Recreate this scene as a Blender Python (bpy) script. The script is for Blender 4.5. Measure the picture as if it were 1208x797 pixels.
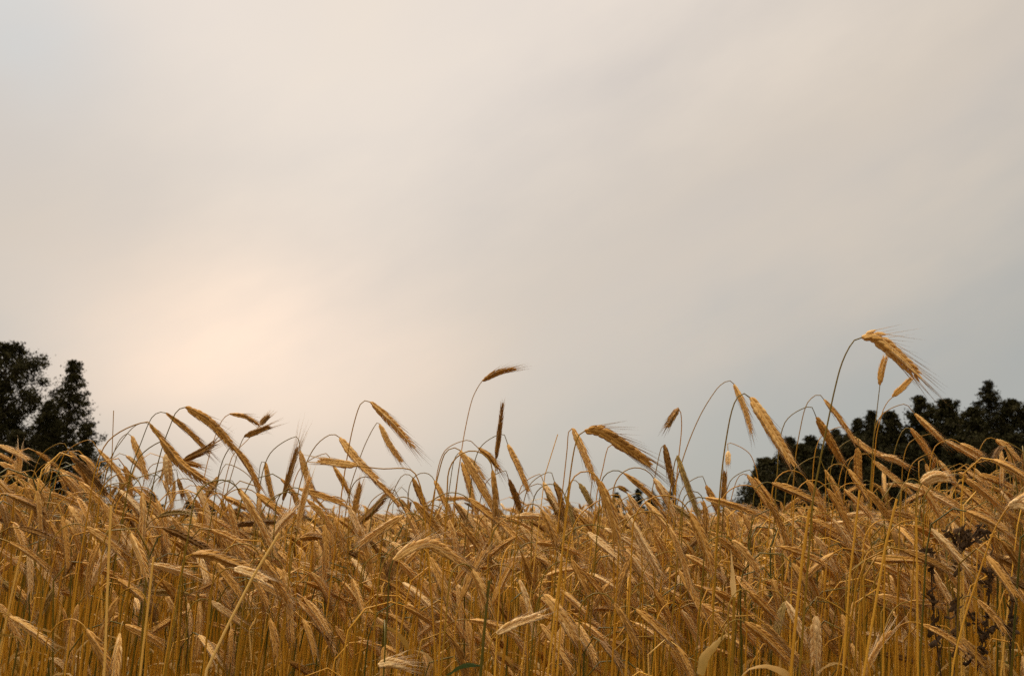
import bpy, math, random
import numpy as np

R = math.radians
for o in list(bpy.data.objects):
    bpy.data.objects.remove(o)
SC = bpy.context.scene
COL = SC.collection

# ------------------------------------------------------------------ camera
FPX = 1300.0                       # focal length in photograph pixels (1208 wide)
HORIZON = 612.0
CAM_Z = 1.20
PITCH = math.atan((HORIZON - 398.5) / FPX)
cam_d = bpy.data.cameras.new('camera')
cam = bpy.data.objects.new('camera', cam_d)
COL.objects.link(cam)
cam.location = (0, 0, CAM_Z)
cam.rotation_euler = (R(90) + PITCH, 0, 0)
cam_d.sensor_width = 36.0
cam_d.lens = 36.0 * FPX / 1208.0
cam_d.clip_start = 0.05
cam_d.clip_end = 5000
cam_d.dof.use_dof = True
cam_d.dof.focus_distance = 1.55
cam_d.dof.aperture_fstop = 15.0
SC.camera = cam

def unproject(px, py, d):
    """the point of the place seen at photograph pixel (px, py), d metres ahead"""
    x, y = (px - 604.0) / FPX, (398.5 - py) / FPX
    c, s = math.cos(PITCH), math.sin(PITCH)
    wy, wz = c - s * y, s + c * y
    k = d / wy
    return np.array((x * k, d, CAM_Z + wz * k))


def unit(v):
    return v / np.maximum(np.linalg.norm(v, axis=-1, keepdims=True), 1e-9)


# ------------------------------------------------------------------ light
SUN_EL, SUN_AZ = R(42), R(-24)     # behind thin cloud, up and to the left of the view
SUN_STRENGTH = 1.5
SKY_STRENGTH = 0.06
ZENITH = 3.9
world = bpy.data.worlds.new('World')
SC.world = world
world.use_nodes = True
wt = world.node_tree
wt.nodes.clear()


def N(t, typ, **kw):
    n = t.nodes.new(typ)
    for k, v in kw.items():
        setattr(n, k, v)
    return n


def build_world():
    L = wt.links.new
    out = N(wt, 'ShaderNodeOutputWorld')
    sky = N(wt, 'ShaderNodeTexSky', sky_type='NISHITA')
    sky.sun_disc = False
    sky.sun_elevation = SUN_EL
    sky.sun_rotation = SUN_AZ
    bg1 = N(wt, 'ShaderNodeBackground')
    bg1.inputs[1].default_value = SKY_STRENGTH
    L(sky.outputs[0], bg1.inputs[0])
    tc = N(wt, 'ShaderNodeTexCoord')
    nrm = N(wt, 'ShaderNodeVectorMath', operation='NORMALIZE')
    L(tc.outputs['Generated'], nrm.inputs[0])
    sep = N(wt, 'ShaderNodeSeparateXYZ')
    L(nrm.outputs[0], sep.inputs[0])

    def math_(op, a, b=None, clamp=False):
        n = N(wt, 'ShaderNodeMath', operation=op)
        n.use_clamp = clamp
        for i, v in enumerate((a, b)):
            if v is None:
                continue
            if isinstance(v, (int, float)):
                n.inputs[i].default_value = v
            else:
                L(v, n.inputs[i])
        return n.outputs[0]
    # drifting cloud sheet: stretched noise
    rt = N(wt, 'ShaderNodeMapping')
    rt.inputs['Rotation'].default_value = (0, R(27), 0)
    L(nrm.outputs[0], rt.inputs[0])
    mp = N(wt, 'ShaderNodeMapping')
    mp.inputs['Scale'].default_value = (2.4, 2.4, 6.0)
    L(rt.outputs[0], mp.inputs[0])
    nz = N(wt, 'ShaderNodeTexNoise')
    nz.inputs['Scale'].default_value = 1.5
    nz.inputs['Detail'].default_value = 7
    nz.inputs['Roughness'].default_value = 0.5
    L(mp.outputs[0], nz.inputs['Vector'])
    n0 = math_('SUBTRACT', nz.outputs[0], 0.5)
    # lit thickness of the overcast: thinner up-left, thicker low on the right
    f = math_('MULTIPLY', sep.outputs['Z'], 1.8)
    xo = math_('ADD', sep.outputs['X'], 0.14)
    xo = math_('SQRT', math_('ADD', math_('MULTIPLY', xo, xo), 0.01))
    f = math_('SUBTRACT', f, math_('MULTIPLY', xo, 1.1))
    f = math_('ADD', f, 0.40)
    f = math_('ADD', f, math_('MULTIPLY', n0, 0.4), True)
    ramp = N(wt, 'ShaderNodeValToRGB')
    cr = ramp.color_ramp
    cr.interpolation = 'EASE'
    cr.elements[0].position = 0.0
    cr.elements[0].color = (0.335, 0.337, 0.318, 1)
    cr.elements[1].position = 1.0
    cr.elements[1].color = (0.665, 0.59, 0.515, 1)
    e = cr.elements.new(0.5)
    e.color = (0.520, 0.460, 0.394, 1)
    L(f, ramp.inputs[0])
    # thin warm patch of cloud low on the left
    gd = (math.sin(R(-13.6)) * math.cos(R(8.3)), math.cos(R(-13.6)) * math.cos(R(8.3)), math.sin(R(8.3)))
    sb = N(wt, 'ShaderNodeVectorMath', operation='SUBTRACT')
    L(nrm.outputs[0], sb.inputs[0])
    sb.inputs[1].default_value = gd
    ml = N(wt, 'ShaderNodeVectorMath', operation='MULTIPLY')
    L(sb.outputs[0], ml.inputs[0])
    ml.inputs[1].default_value = (6.3, 6.3, 11.5)
    ln = N(wt, 'ShaderNodeVectorMath', operation='LENGTH')
    L(ml.outputs[0], ln.inputs[0])
    q = math_('MULTIPLY', ln.outputs['Value'], ln.outputs['Value'])
    g = math_('EXPONENT', math_('MULTIPLY', q, -1.0))
    g = math_('MULTIPLY', g, math_('ADD', math_('MULTIPLY', n0, 1.2), 1.0))
    mixg = N(wt, 'ShaderNodeMixRGB', blend_type='ADD')
    L(math_('MULTIPLY', g, 0.46), mixg.inputs[0])
    L(ramp.outputs[0], mixg.inputs[1])
    mixg.inputs[2].default_value = (0.56, 0.35, 0.22, 1)
    # overcast skies are brighter overhead
    z2 = math_('MULTIPLY', math_('SUBTRACT', sep.outputs['Z'], 0.5), 2.0, True)
    boost = math_('ADD', math_('MULTIPLY', z2, ZENITH - 1.0), 1.0)
    bg2 = N(wt, 'ShaderNodeBackground')
    # a thin place in the cloud, high on the left, where blue comes through
    bd = unit(unproject(30, 30, 10.0) - np.array((0, 0, CAM_Z)))
    sb2 = N(wt, 'ShaderNodeVectorMath', operation='SUBTRACT')
    L(nrm.outputs[0], sb2.inputs[0])
    sb2.inputs[1].default_value = tuple(bd)
    l2 = N(wt, 'ShaderNodeVectorMath', operation='LENGTH')
    L(sb2.outputs[0], l2.inputs[0])
    g2 = math_('EXPONENT', math_('MULTIPLY', math_('POWER', math_('MULTIPLY', l2.outputs['Value'], 15.0), 2.0), -1.0))
    mixb = N(wt, 'ShaderNodeMixRGB', blend_type='MIX')
    L(math_('MULTIPLY', g2, math_('ADD', math_('MULTIPLY', n0, 1.5), 0.7, True)), mixb.inputs[0])
    L(mixg.outputs[0], mixb.inputs[1])
    mixb.inputs[2].default_value = (0.45, 0.50, 0.52, 1)
    L(mixb.outputs[0], bg2.inputs[0])
    L(boost, bg2.inputs[1])
    ms = N(wt, 'ShaderNodeMixShader')
    L(math_('ADD', math_('MULTIPLY', n0, 0.35), 0.93, True), ms.inputs[0])       # cover of cloud over the clear sky
    L(bg1.outputs[0], ms.inputs[1])
    L(bg2.outputs[0], ms.inputs[2])
    L(ms.outputs[0], out.inputs[0])


build_world()
sun_d = bpy.data.lights.new('sun', 'SUN')
sun_d.energy = SUN_STRENGTH
sun_d.angle = R(14)
sun_d.color = (1.0, 0.88, 0.72)
sun = bpy.data.objects.new('sun', sun_d)
COL.objects.link(sun)
sun.location = (-20, 30, 40)
sun.rotation_euler = (R(90) - SUN_EL, 0, R(180) - SUN_AZ)
SC.view_settings.view_transform = 'Standard'
SC.view_settings.look = 'None'
SC.view_settings.exposure = 0.35
SC.view_settings.gamma = 1.0
SC.view_settings.use_curve_mapping = False
SC.cycles.max_bounces = 8
SC.cycles.transparent_max_bounces = 4
SC.cycles.use_denoising = False

rng = np.random.default_rng(7)


# ------------------------------------------------------------------ helpers
def project(p):
    c, s = math.cos(PITCH), math.sin(PITCH)
    z = p[2] - CAM_Z
    f = p[1] * c + z * s
    u = -p[1] * s + z * c
    return 604 + FPX * p[0] / f, 398.5 - FPX * u / f


class Geo:
    def __init__(s):
        s.V, s.Q, s.T, s.t, s.qm, s.tm, s.n = [], [], [], [], [], [], 0

    def add(s, V, Q=None, T=None, tint=0.5, mat=0):
        V = np.asarray(V, float)
        s.V.append(V)
        s.t.append(np.broadcast_to(np.asarray(tint, float), (len(V),)))
        if Q is not None and len(Q):
            s.Q.append(np.asarray(Q) + s.n)
            s.qm.append(np.full(len(Q), mat))
        if T is not None and len(T):
            s.T.append(np.asarray(T) + s.n)
            s.tm.append(np.full(len(T), mat))
        s.n += len(V)
        return s

    def join(s, g, mats):
        """add another Geo, its material slots mapped through mats"""
        V, Q, T, t, qm, tm = g.arrays()
        mats = np.asarray(mats)
        s.V.append(V)
        s.t.append(t)
        if len(Q):
            s.Q.append(Q + s.n)
            s.qm.append(mats[qm])
        if len(T):
            s.T.append(T + s.n)
            s.tm.append(mats[tm])
        s.n += len(V)

    def arrays(s):
        c = lambda l, w: np.concatenate(l) if l else np.zeros((0, w), int)
        z = np.zeros(0, int)
        return (np.concatenate(s.V), c(s.Q, 4), c(s.T, 3), np.concatenate(s.t),
                np.concatenate(s.qm) if s.qm else z, np.concatenate(s.tm) if s.tm else z)

    def mesh(s, name, mats, smooth=True, origin=None):
        V, Q, T, t, qm, tm = s.arrays()
        if origin is not None:
            V = V - np.asarray(origin)
        me = bpy.data.meshes.new(name)
        me.vertices.add(len(V))
        me.vertices.foreach_set('co', V.astype(np.float32).ravel())
        nl = Q.size + T.size
        me.loops.add(nl)
        me.loops.foreach_set('vertex_index', np.concatenate([Q.ravel(), T.ravel()]).astype(np.int32))
        me.polygons.add(len(Q) + len(T))
        ls = np.concatenate([np.arange(len(Q)) * 4, Q.size + np.arange(len(T)) * 3]).astype(np.int32)
        me.polygons.foreach_set('loop_start', ls)
        me.polygons.foreach_set('material_index', np.concatenate([qm, tm]).astype(np.int32))
        me.polygons.foreach_set('use_smooth', np.full(len(Q) + len(T), smooth))
        for m in mats:
            me.materials.append(m)
        a = me.attributes.new('tint', 'FLOAT', 'POINT')
        a.data.foreach_set('value', t.astype(np.float32))
        me.update(calc_edges=True)
        me.validate()
        return me

    def build(s, name, mats, parent=None, smooth=True, origin=None):
        o = bpy.data.objects.new(name, s.mesh(name, mats, smooth, origin))
        COL.objects.link(o)
        if parent is not None:
            o.parent = parent
        elif origin is not None:
            o.location = origin
        return o


def empty(name, loc, label, cat, group=None):
    o = bpy.data.objects.new(name, None)
    o.empty_display_size = 0.05
    COL.objects.link(o)
    o.location = loc
    tag(o, label, cat, group)
    return o


def tag(o, label, cat, group=None, kind=None):
    o['label'] = label
    o['category'] = cat
    if group:
        o['group'] = group
    if kind:
        o['kind'] = kind


def resample(P, n):
    """smooth curve (centripetal-free Catmull-Rom) through the points, n samples even in arc length"""
    P = np.asarray(P, float)
    if len(P) == 2:
        return P[0] + (P[1] - P[0]) * np.linspace(0, 1, n)[:, None]
    E = np.vstack([2 * P[0] - P[1], P, 2 * P[-1] - P[-2]])
    out = []
    for i in range(1, len(E) - 2):
        p0, p1, p2, p3 = E[i - 1:i + 3]
        d = np.linalg.norm(p2 - p1)
        m1 = (p2 - p0) / max(np.linalg.norm(p2 - p1) + np.linalg.norm(p1 - p0), 1e-6) * d
        m2 = (p3 - p1) / max(np.linalg.norm(p3 - p2) + np.linalg.norm(p2 - p1), 1e-6) * d
        t = np.linspace(0, 1, 14, endpoint=False)[:, None]
        out.append((2 * t**3 - 3 * t**2 + 1) * p1 + (t**3 - 2 * t**2 + t) * m1 + (-2 * t**3 + 3 * t**2) * p2 + (t**3 - t**2) * m2)
    C = np.vstack(out + [E[-2:-1]])
    s = np.concatenate([[0], np.cumsum(np.linalg.norm(np.diff(C, axis=0), axis=1))])
    u = np.linspace(0, s[-1], n)
    return np.stack([np.interp(u, s, C[:, k]) for k in range(3)], 1)


def frames(P, ref):
    t = unit(np.gradient(P, axis=0))
    b = np.cross(t, ref)
    bad = np.linalg.norm(b, axis=1) < 0.05
    b[bad] = np.cross(t[bad], (0.31, 0.2, 0.93))
    b = unit(b)
    return t, b, unit(np.cross(b, t))


def tube(P, rad, sides=5, cap=True):
    P = np.asarray(P, float)
    n = len(P)
    rad = np.broadcast_to(rad, (n,))
    t, b, m = frames(P, np.array((0.13, 1.0, 0.07)))
    a = np.arange(sides) * 2 * math.pi / sides
    V = (P[:, None] + rad[:, None, None] * (np.cos(a)[None, :, None] * b[:, None] + np.sin(a)[None, :, None] * m[:, None])).reshape(-1, 3)
    i = np.arange(n - 1)[:, None] * sides
    j = np.arange(sides)[None]
    k = (j + 1) % sides
    Q = np.stack([i + j, i + k, i + sides + k, i + sides + j], -1).reshape(-1, 4)
    return V, Q


def floret_template(sides, ts, rs):
    a = np.arange(sides) * 2 * math.pi / sides
    V = np.concatenate([np.stack([r * np.cos(a), 0.72 * r * np.sin(a), np.full(sides, t)], 1) for t, r in zip(ts, rs)])
    i = np.arange(len(ts) - 1)[:, None] * sides
    j = np.arange(sides)[None]
    k = (j + 1) % sides
    return V, np.stack([i + j, i + k, i + sides + k, i + sides + j], -1).reshape(-1, 4)


FL_HI = floret_template(6, (0, .22, .55, .82, 1), (.45, 1, .9, .5, .04))
FL_LO = floret_template(4, (0, .4, 1), (.5, 1, .06))


def ear_geo(P, rg, tint, width=0.0125, nodes=24, fl=FL_HI, awn=0.032, awn_r=0.00042, awn_every=1, roll=None, geo=None, mats=(0, 1)):
    """a rye ear along curve P: four rows of pointed florets and their bristles.  Returns (ear Geo, awn Geo)"""
    G = Geo() if geo is None else geo
    A = Geo() if geo is None else geo
    P = np.asarray(P)
    L = np.linalg.norm(np.diff(P, axis=0), axis=1).sum()
    u = (np.arange(nodes) + 0.3) / nodes
    C = resample(P, 40)
    x = u * 0.93 * 39
    C1 = np.stack([np.interp(x, np.arange(40), C[:, k]) for k in range(3)], 1)
    roll = rg.uniform(0, 6.28) if roll is None else roll
    t, b0, n0 = frames(C1, np.array((0.02, 1.0, 0.05)))
    b = b0 * math.cos(roll) + n0 * math.sin(roll)
    n = -b0 * math.sin(roll) + n0 * math.cos(roll)
    env = np.minimum(1, 0.6 + 2.4 * u) * (1 - 0.5 * u**3)
    sd = np.where(np.arange(nodes) % 2, 1.0, -1.0)
    V0, Q0 = fl
    Ps, Ds, Bs, Ns, Ls, Rs, Tt = [], [], [], [], [], [], []
    for j in (-1, 1):
        e = env * width
        base = C1 + b * (sd * 0.22 * e)[:, None] + n * (j * 0.15 * e)[:, None]
        d = unit(t + b * (sd * rg.uniform(.10, .24, nodes))[:, None] + n * (j * rg.uniform(.08, .2, nodes))[:, None])
        bb = unit(np.cross(d, n * j + b * 0.3))
        Ps.append(base); Ds.append(d); Bs.append(bb); Ns.append(np.cross(d, bb))
        Ls.append(np.maximum(L / nodes * 2.9, 0.010) * (0.75 + 0.25 * env) * rg.uniform(.85, 1.15, nodes))
        Rs.append(0.185 * e * rg.uniform(.85, 1.15, nodes))
        Tt.append(np.clip(tint + rg.normal(0, .07, nodes), 0.01, 0.99))
    Ps, Ds, Bs, Ns = map(np.concatenate, (Ps, Ds, Bs, Ns))
    Ls, Rs, Tt = map(np.concatenate, (Ls, Rs, Tt))
    V = (Ps[:, None] + V0[None, :, 0, None] * (Rs[:, None] * Bs)[:, None] + V0[None, :, 1, None] * (Rs[:, None] * Ns)[:, None]
         + V0[None, :, 2, None] * (Ls[:, None] * Ds)[:, None])
    k = len(Ps)
    Q = (Q0[None] + (np.arange(k) * len(V0))[:, None, None]).reshape(-1, 4)
    G.add(V.reshape(-1, 3), Q, None, np.repeat(Tt, len(V0)), mats[0])
    # the body under the florets
    uu = np.linspace(0, 1, 14)
    v, q = tube(resample(C, 14), 0.30 * width * np.minimum(1, .35 + 4 * uu) * (1 - .85 * uu**3) + .0004, 5)
    G.add(v, q, None, tint, mats[0])
    # bristles
    if awn > 0:
        sel = np.arange(0, k, awn_every)
        p = (Ps + Ds * Ls[:, None] * 0.96)[sel]
        tt = np.concatenate([t, t])[sel]
        d = unit(tt * 0.8 + Ds[sel] + rg.normal(0, .07, (len(sel), 3)))
        ln = awn * rg.uniform(.55, 1.2, len(sel))
        bb = Bs[sel] * awn_r
        nn = Ns[sel] * awn_r
        Va = np.stack([p + bb, p - 0.5 * bb + 0.87 * nn, p - 0.5 * bb - 0.87 * nn, p + d * ln[:, None]], 1)
        T0 = np.array([(0, 1, 3), (1, 2, 3), (2, 0, 3)])
        T = (T0[None] + (np.arange(len(sel)) * 4)[:, None, None]).reshape(-1, 3)
        A.add(Va.reshape(-1, 3), None, T, min(tint + .1, .95), mats[1])
    return G, A


def blade(P, width, side, fold=0.25, twist=0.0):
    """a grass leaf: a folded ribbon with a raised midrib along P"""
    P = np.asarray(P, float)
    n = len(P)
    t, b, m = frames(P, np.asarray(side, float))
    u = np.linspace(0, 1, n)
    w = width * np.minimum(1, 0.5 + 3 * u) * (1 - u**2.2) * 0.5 + 0.0004
    a = twist * u
    bb = b * np.cos(a)[:, None] + m * np.sin(a)[:, None]
    mm = -b * np.sin(a)[:, None] + m * np.cos(a)[:, None]
    V = np.stack([P - bb * w[:, None], P - mm * (w * fold)[:, None], P + bb * w[:, None]], 1).reshape(-1, 3)
    i = np.arange(n - 1)[:, None] * 3
    Q = np.concatenate([np.stack([i + 0, i + 1, i + 4, i + 3], -1).reshape(-1, 4), np.stack([i + 1, i + 2, i + 5, i + 4], -1).reshape(-1, 4)])
    return V, Q


# ------------------------------------------------------------------ materials
def ramp_material(name, stops, rough=0.6, translucent=0.2, scale=60.0, stretch=1.0, amount=0.25, spec=0.18):
    m = bpy.data.materials.new(name)
    m.use_nodes = True
    t = m.node_tree
    t.nodes.clear()
    L = t.links.new
    out = N(t, 'ShaderNodeOutputMaterial')
    at = N(t, 'ShaderNodeAttribute')
    at.attribute_name = 'tint'
    tc = N(t, 'ShaderNodeTexCoord')
    mp = N(t, 'ShaderNodeMapping')
    mp.inputs['Scale'].default_value = (1, 1, stretch)
    L(tc.outputs['Object'], mp.inputs[0])
    nz = N(t, 'ShaderNodeTexNoise')
    nz.inputs['Scale'].default_value = scale
    nz.inputs['Detail'].default_value = 3
    L(mp.outputs[0], nz.inputs['Vector'])
    ma = N(t, 'ShaderNodeMath', operation='MULTIPLY_ADD')
    L(nz.outputs[0], ma.inputs[0])
    ma.inputs[1].default_value = amount
    ma.inputs[2].default_value = -amount * 0.5
    ad = N(t, 'ShaderNodeMath', operation='ADD')
    L(at.outputs['Fac'], ad.inputs[0])
    L(ma.outputs[0], ad.inputs[1])
    r = N(t, 'ShaderNodeValToRGB')
    cr = r.color_ramp
    for i, (p, c) in enumerate(stops):
        e = cr.elements[i] if i < 2 else cr.elements.new(p)
        e.position = p
        e.color = (*c, 1)
    L(ad.outputs[0], r.inputs[0])
    p = N(t, 'ShaderNodeBsdfPrincipled')
    L(r.outputs[0], p.inputs['Base Color'])
    p.inputs['Roughness'].default_value = rough
    p.inputs['Specular IOR Level'].default_value = spec
    if translucent > 0:
        tr = N(t, 'ShaderNodeBsdfTranslucent')
        L(r.outputs[0], tr.inputs[0])
        mx = N(t, 'ShaderNodeMixShader')
        mx.inputs[0].default_value = translucent
        L(p.outputs[0], mx.inputs[1])
        L(tr.outputs[0], mx.inputs[2])
        L(mx.outputs[0], out.inputs[0])
    else:
        L(p.outputs[0], out.inputs[0])
    return m


M_EAR = ramp_material('rye_ear', [(0, (.075, .036, .010)), (1, (.82, .59, .29)), (.28, (.33, .16, .032)), (.5, (.60, .315, .066)), (.72, (.76, .46, .145))], .62, .22, 140, 1, .28)
M_EAR_OLIVE = ramp_material('unripe_ear', [(0, (.12, .085, .02)), (1, (.56, .42, .16)), (.5, (.36, .235, .065))], .62, .22, 140, 1, .28)
M_AWN = ramp_material('rye_bristle', [(0, (.22, .13, .05)), (1, (.74, .56, .34)), (.5, (.55, .36, .17))], .5, .35, 40, 1, .1)
M_STEM = ramp_material('rye_stem', [(0, (.075, .07, .010)), (1, (.76, .50, .16)), (.22, (.19, .12, .009)), (.45, (.47, .215, .012)), (.7, (.66, .345, .036))], .5, .12, 30, .12, .22)
M_LEAF = ramp_material('dry_leaf', [(0, (.13, .12, .02)), (1, (.62, .43, .18)), (.5, (.40, .22, .045))], .6, .35, 50, .15, .3)
M_DARK = ramp_material('dead_weed', [(0, (.018, .010, .004)), (1, (.14, .075, .026)), (.5, (.06, .032, .012))], .8, .05, 60, 1, .5)
M_GREEN = ramp_material('green_blade', [(0, (.02, .035, .012)), (1, (.16, .15, .03)), (.5, (.05, .075, .022))], .5, .3, 40, .2, .3)
M_FOL_B = ramp_material('birch_foliage', [(0, (.014, .013, .005)), (1, (.050, .043, .017)), (.5, (.028, .025, .009))], .8, .05, 1.2, 1, .5, .03)
M_FOL_P = ramp_material('pine_foliage', [(0, (.012, .011, .005)), (1, (.042, .036, .015)), (.5, (.022, .020, .008))], .8, .03, 1.2, 1, .5, .03)
M_BARK = ramp_material('bark', [(0, (.03, .02, .012)), (1, (.12, .085, .055)), (.5, (.06, .042, .028))], .85, 0, 5, .2, .8)
M_SOIL = ramp_material('field_soil', [(0, (.05, .033, .018)), (1, (.22, .15, .06)), (.5, (.11, .075, .035))], .95, 0, 3.0, 1, .9)
EAR_MATS = {'olive': M_EAR_OLIVE}
TONE = {'dark': .23, 'brown': .40, 'gold': .52, 'straw': .70, 'pale': .9, 'olive': .5}


# ------------------------------------------------------------------ ground
def build_ground():
    xs = np.concatenate([-np.geomspace(1500, 6, 26), np.linspace(-5, 5, 21), np.geomspace(6, 1500, 26)])
    ys = np.concatenate([-np.geomspace(400, 2, 16), np.linspace(-1, 20, 42), np.geomspace(21, 2600, 36)])
    X, Y = np.meshgrid(xs, ys, indexing='ij')
    Z = -0.02 + 0.012 * np.sin(X * 3.1 + 1) * np.cos(Y * 2.3) * (np.abs(Y) < 30)
    V = np.stack([X, Y, Z], -1).reshape(-1, 3)
    a, b = len(xs), len(ys)
    i = (np.arange(a - 1)[:, None] * b + np.arange(b - 1)[None]).ravel()
    g = Geo().add(V, np.stack([i, i + b, i + b + 1, i + 1], 1), None, .5)
    o = g.build('ground', [M_SOIL])
    tag(o, 'brown soil of the grain field running to the horizon', 'ground', kind='structure')


build_ground()


# ------------------------------------------------------------------ rye stalk curves
def stalk_curve(h, lean, theta, arc, ear_len, rg, droop=18.0):
    """stem points and ear points in the x-z plane; h is the height of the ear's base, theta its angle from upright"""
    n = 14
    ths = R(lean) + (R(theta) - R(lean)) * (np.linspace(0, 1, n) ** 1.25)
    ds = arc / n
    ax = np.cumsum(np.sin(ths) * ds)
    az = np.cumsum(np.cos(ths) * ds)
    z0 = h - az[-1]
    k = 7
    bow = rg.normal(0, .006)
    zz = np.linspace(0, 1, k)
    sx = math.tan(R(lean)) * z0 * zz**1.5 + bow * np.sin(zz * math.pi)
    stem = np.concatenate([np.stack([sx, np.zeros(k), z0 * zz], 1), np.stack([sx[-1] + ax, np.zeros(n), z0 + az], 1)])
    m = 10
    te = R(theta) + R(droop) * np.linspace(0, 1, m)
    dl = ear_len / (m - 1)
    ex = np.concatenate([[0], np.cumsum(np.sin(te[:-1]) * dl)])
    ez = np.concatenate([[0], np.cumsum(np.cos(te[:-1]) * dl)])
    ear = stem[-1] + np.stack([ex, np.zeros(m), ez], 1)
    return stem, ear


def stem_radius(n, r0=.0021, r1=.00075):
    return r0 + (r1 - r0) * np.linspace(0, 1, n) ** 1.4


def leaf_curve(p, az, length, rg):
    m = 9
    th = np.linspace(R(rg.uniform(15, 40)), R(rg.uniform(110, 165)), m)
    d = length / m
    h = np.cumsum(np.sin(th) * d)
    z = np.cumsum(np.cos(th) * d)
    return np.vstack([p, np.stack([p[0] + h * math.cos(az), p[1] + h * math.sin(az), p[2] + z], 1)])


# ------------------------------------------------------------------ the mass of rye behind the front stalks
def template(rg, lod):
    """a stalk of height 1 at the ear's base; materials: 0 ear, 1 bristle, 2 stem, 3 leaf"""
    up = rg.random() < .05
    theta = rg.uniform(4, 40) if up else float(np.clip(rg.normal(132, 20), 70, 168))
    ear_len = rg.uniform(.040, .082)
    stem, ear = stalk_curve(1.0, rg.uniform(0, 5), theta, rg.uniform(.05, .13), ear_len, rg, rg.uniform(5, 28))
    g = Geo()
    if lod == 0:
        P = resample(stem, 60)[np.r_[0:36:7, 36:60:2, 59]]
        v, q = tube(P, stem_radius(len(P), .0020, .0009), 4)
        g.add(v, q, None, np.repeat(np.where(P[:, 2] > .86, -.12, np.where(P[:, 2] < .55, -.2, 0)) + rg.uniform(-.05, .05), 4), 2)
        ear_geo(ear, rg, rg.normal(0, .04), rg.uniform(.0085, .0112), 20, FL_LO, rg.uniform(.024, .036), .0003, 1, None, g, (0, 1))
        for _ in range(rg.integers(0, 4)):         # dry, curled leaves and torn sheaths
            k = rg.integers(2, 8)
            v, q = blade(leaf_curve(P[k], rg.uniform(0, 6.28), rg.uniform(.05, .19), rg), rg.uniform(.004, .009), (rg.uniform(-1, 1), 1, 0), .45, rg.uniform(-5, 5))
            g.add(v + rg.normal(0, .0012, v.shape), q, None, rg.normal(.05, .25), 3)
    else:
        P = resample(stem, 60)[np.r_[0:44:14, 44:60:3, 59]] if lod == 1 else resample(stem, 40)[[0, 14, 28, 33, 36, 39]]
        m = len(P)
        v, q = tube(P, stem_radius(m, .0021, .001) * (1 if lod == 1 else 1.8), 3)
        g.add(v, q, None, 0, 2)
        if lod == 1:
            ear_geo(ear, rg, rg.normal(0, .04), .0125, 11, FL_LO, .03, .0005, 2, None, g, (0, 1))
        else:
            E = resample(ear, 6)
            v, q = tube(E, np.array((.004, .0078, .0082, .007, .0055, .001)) * 1.15, 4)
            g.add(v, q, None, 0, 0)
    return g.arrays()


def scatter(G, lod, d0, d1, density, hmean, hsd, rg, widen, nt):
    temps = [template(rg, lod) for _ in range(nt)]
    area = 0.5 * (d1**2 - d0**2) * 2 * .4646 * 1.1 + (d1 - d0) * 2 * widen
    n = int(area * density)
    d = np.sqrt(rg.uniform(d0**2, d1**2, n * 2))
    hw = d * .4646 * 1.1 + widen
    keep = rg.random(n * 2) < hw / hw.max()
    d, hw = d[keep][:n], hw[keep][:n]
    n = len(d)
    x = rg.uniform(-1, 1, n) * hw
    if lod < 2:                       # several stalks grow from one root
        par = rg.integers(0, max(1, n // 5), n)
        x = x[par] + rg.normal(0, .016, n)
        d = d[par] + rg.normal(0, .016, n)
        d = np.maximum(d, d0)
    # patches where the crop stands a little higher or thinner
    pat = .05 * np.sin(x * 2.1 + 1.3) * np.cos(d * 1.1 + .4) + .03 * np.sin(x * 5.3 + d * 3.1)
    # the ground and the crop rise a little to either side
    sl = x / d
    pat = pat - .034 + .095 * np.clip((sl - .18) / .27, 0, 1) + .07 * np.clip((-sl - .33) / .12, 0, 1)
    h = np.clip(rg.normal(hmean, hsd, n), hmean - 2.4 * hsd, hmean + 2.2 * hsd) + pat
    # wind from the left: heads hang towards +x
    rot = rg.normal(0, R(38), n)
    flip = rg.random(n) < .08
    rot[flip] += math.pi
    lean_x = rg.normal(.02, .065, n)
    lean_y = rg.normal(0, .06, n)
    tint_e = np.clip(rg.normal(.54, .2, n), .1, .97)
    tint_s = np.clip(rg.normal(.45, .24, n), .02, .97)
    which = rg.integers(0, nt, n)
    for k in range(nt):
        I = np.where(which == k)[0]
        if not len(I):
            continue
        V, Q, T, t, qm, tm = temps[k]
        c, s = np.cos(rot[I])[:, None], np.sin(rot[I])[:, None]
        z = V[None, :, 2] + (h[I] - 1)[:, None] * np.clip(V[None, :, 2] / .8, 0, 1)
        w = rg.uniform(.92, 1.12, len(I))[:, None]
        X = (V[None, :, 0] * c - V[None, :, 1] * s) * w + x[I][:, None] + lean_x[I][:, None] * z
        Y = (V[None, :, 0] * s + V[None, :, 1] * c) * w + d[I][:, None] + lean_y[I][:, None] * z
        W = np.stack([X, Y, z], -1).reshape(-1, 3)
        vm = np.zeros(len(V), int)              # material of each vertex, for its tint
        if len(Q):
            vm[Q.ravel()] = np.repeat(qm, 4)
        if len(T):
            vm[T.ravel()] = np.repeat(tm, 3)
        isE = vm < 2
        tt = np.where(isE[None], tint_e[I][:, None], tint_s[I][:, None]) + t[None]
        off = (np.arange(len(I)) * len(V))[:, None, None]
        QQ = (Q[None] + off).reshape(-1, 4)
        TT = (T[None] + off).reshape(-1, 3)
        G.V.append(W)
        G.t.append(np.clip(tt.ravel(), .01, .99))
        if len(Q):
            G.Q.append(QQ + G.n)
            G.qm.append(np.tile(qm, len(I)))
        if len(T):
            G.T.append(TT + G.n)
            G.tm.append(np.tile(tm, len(I)))
        G.n += len(W)
    return n


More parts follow.
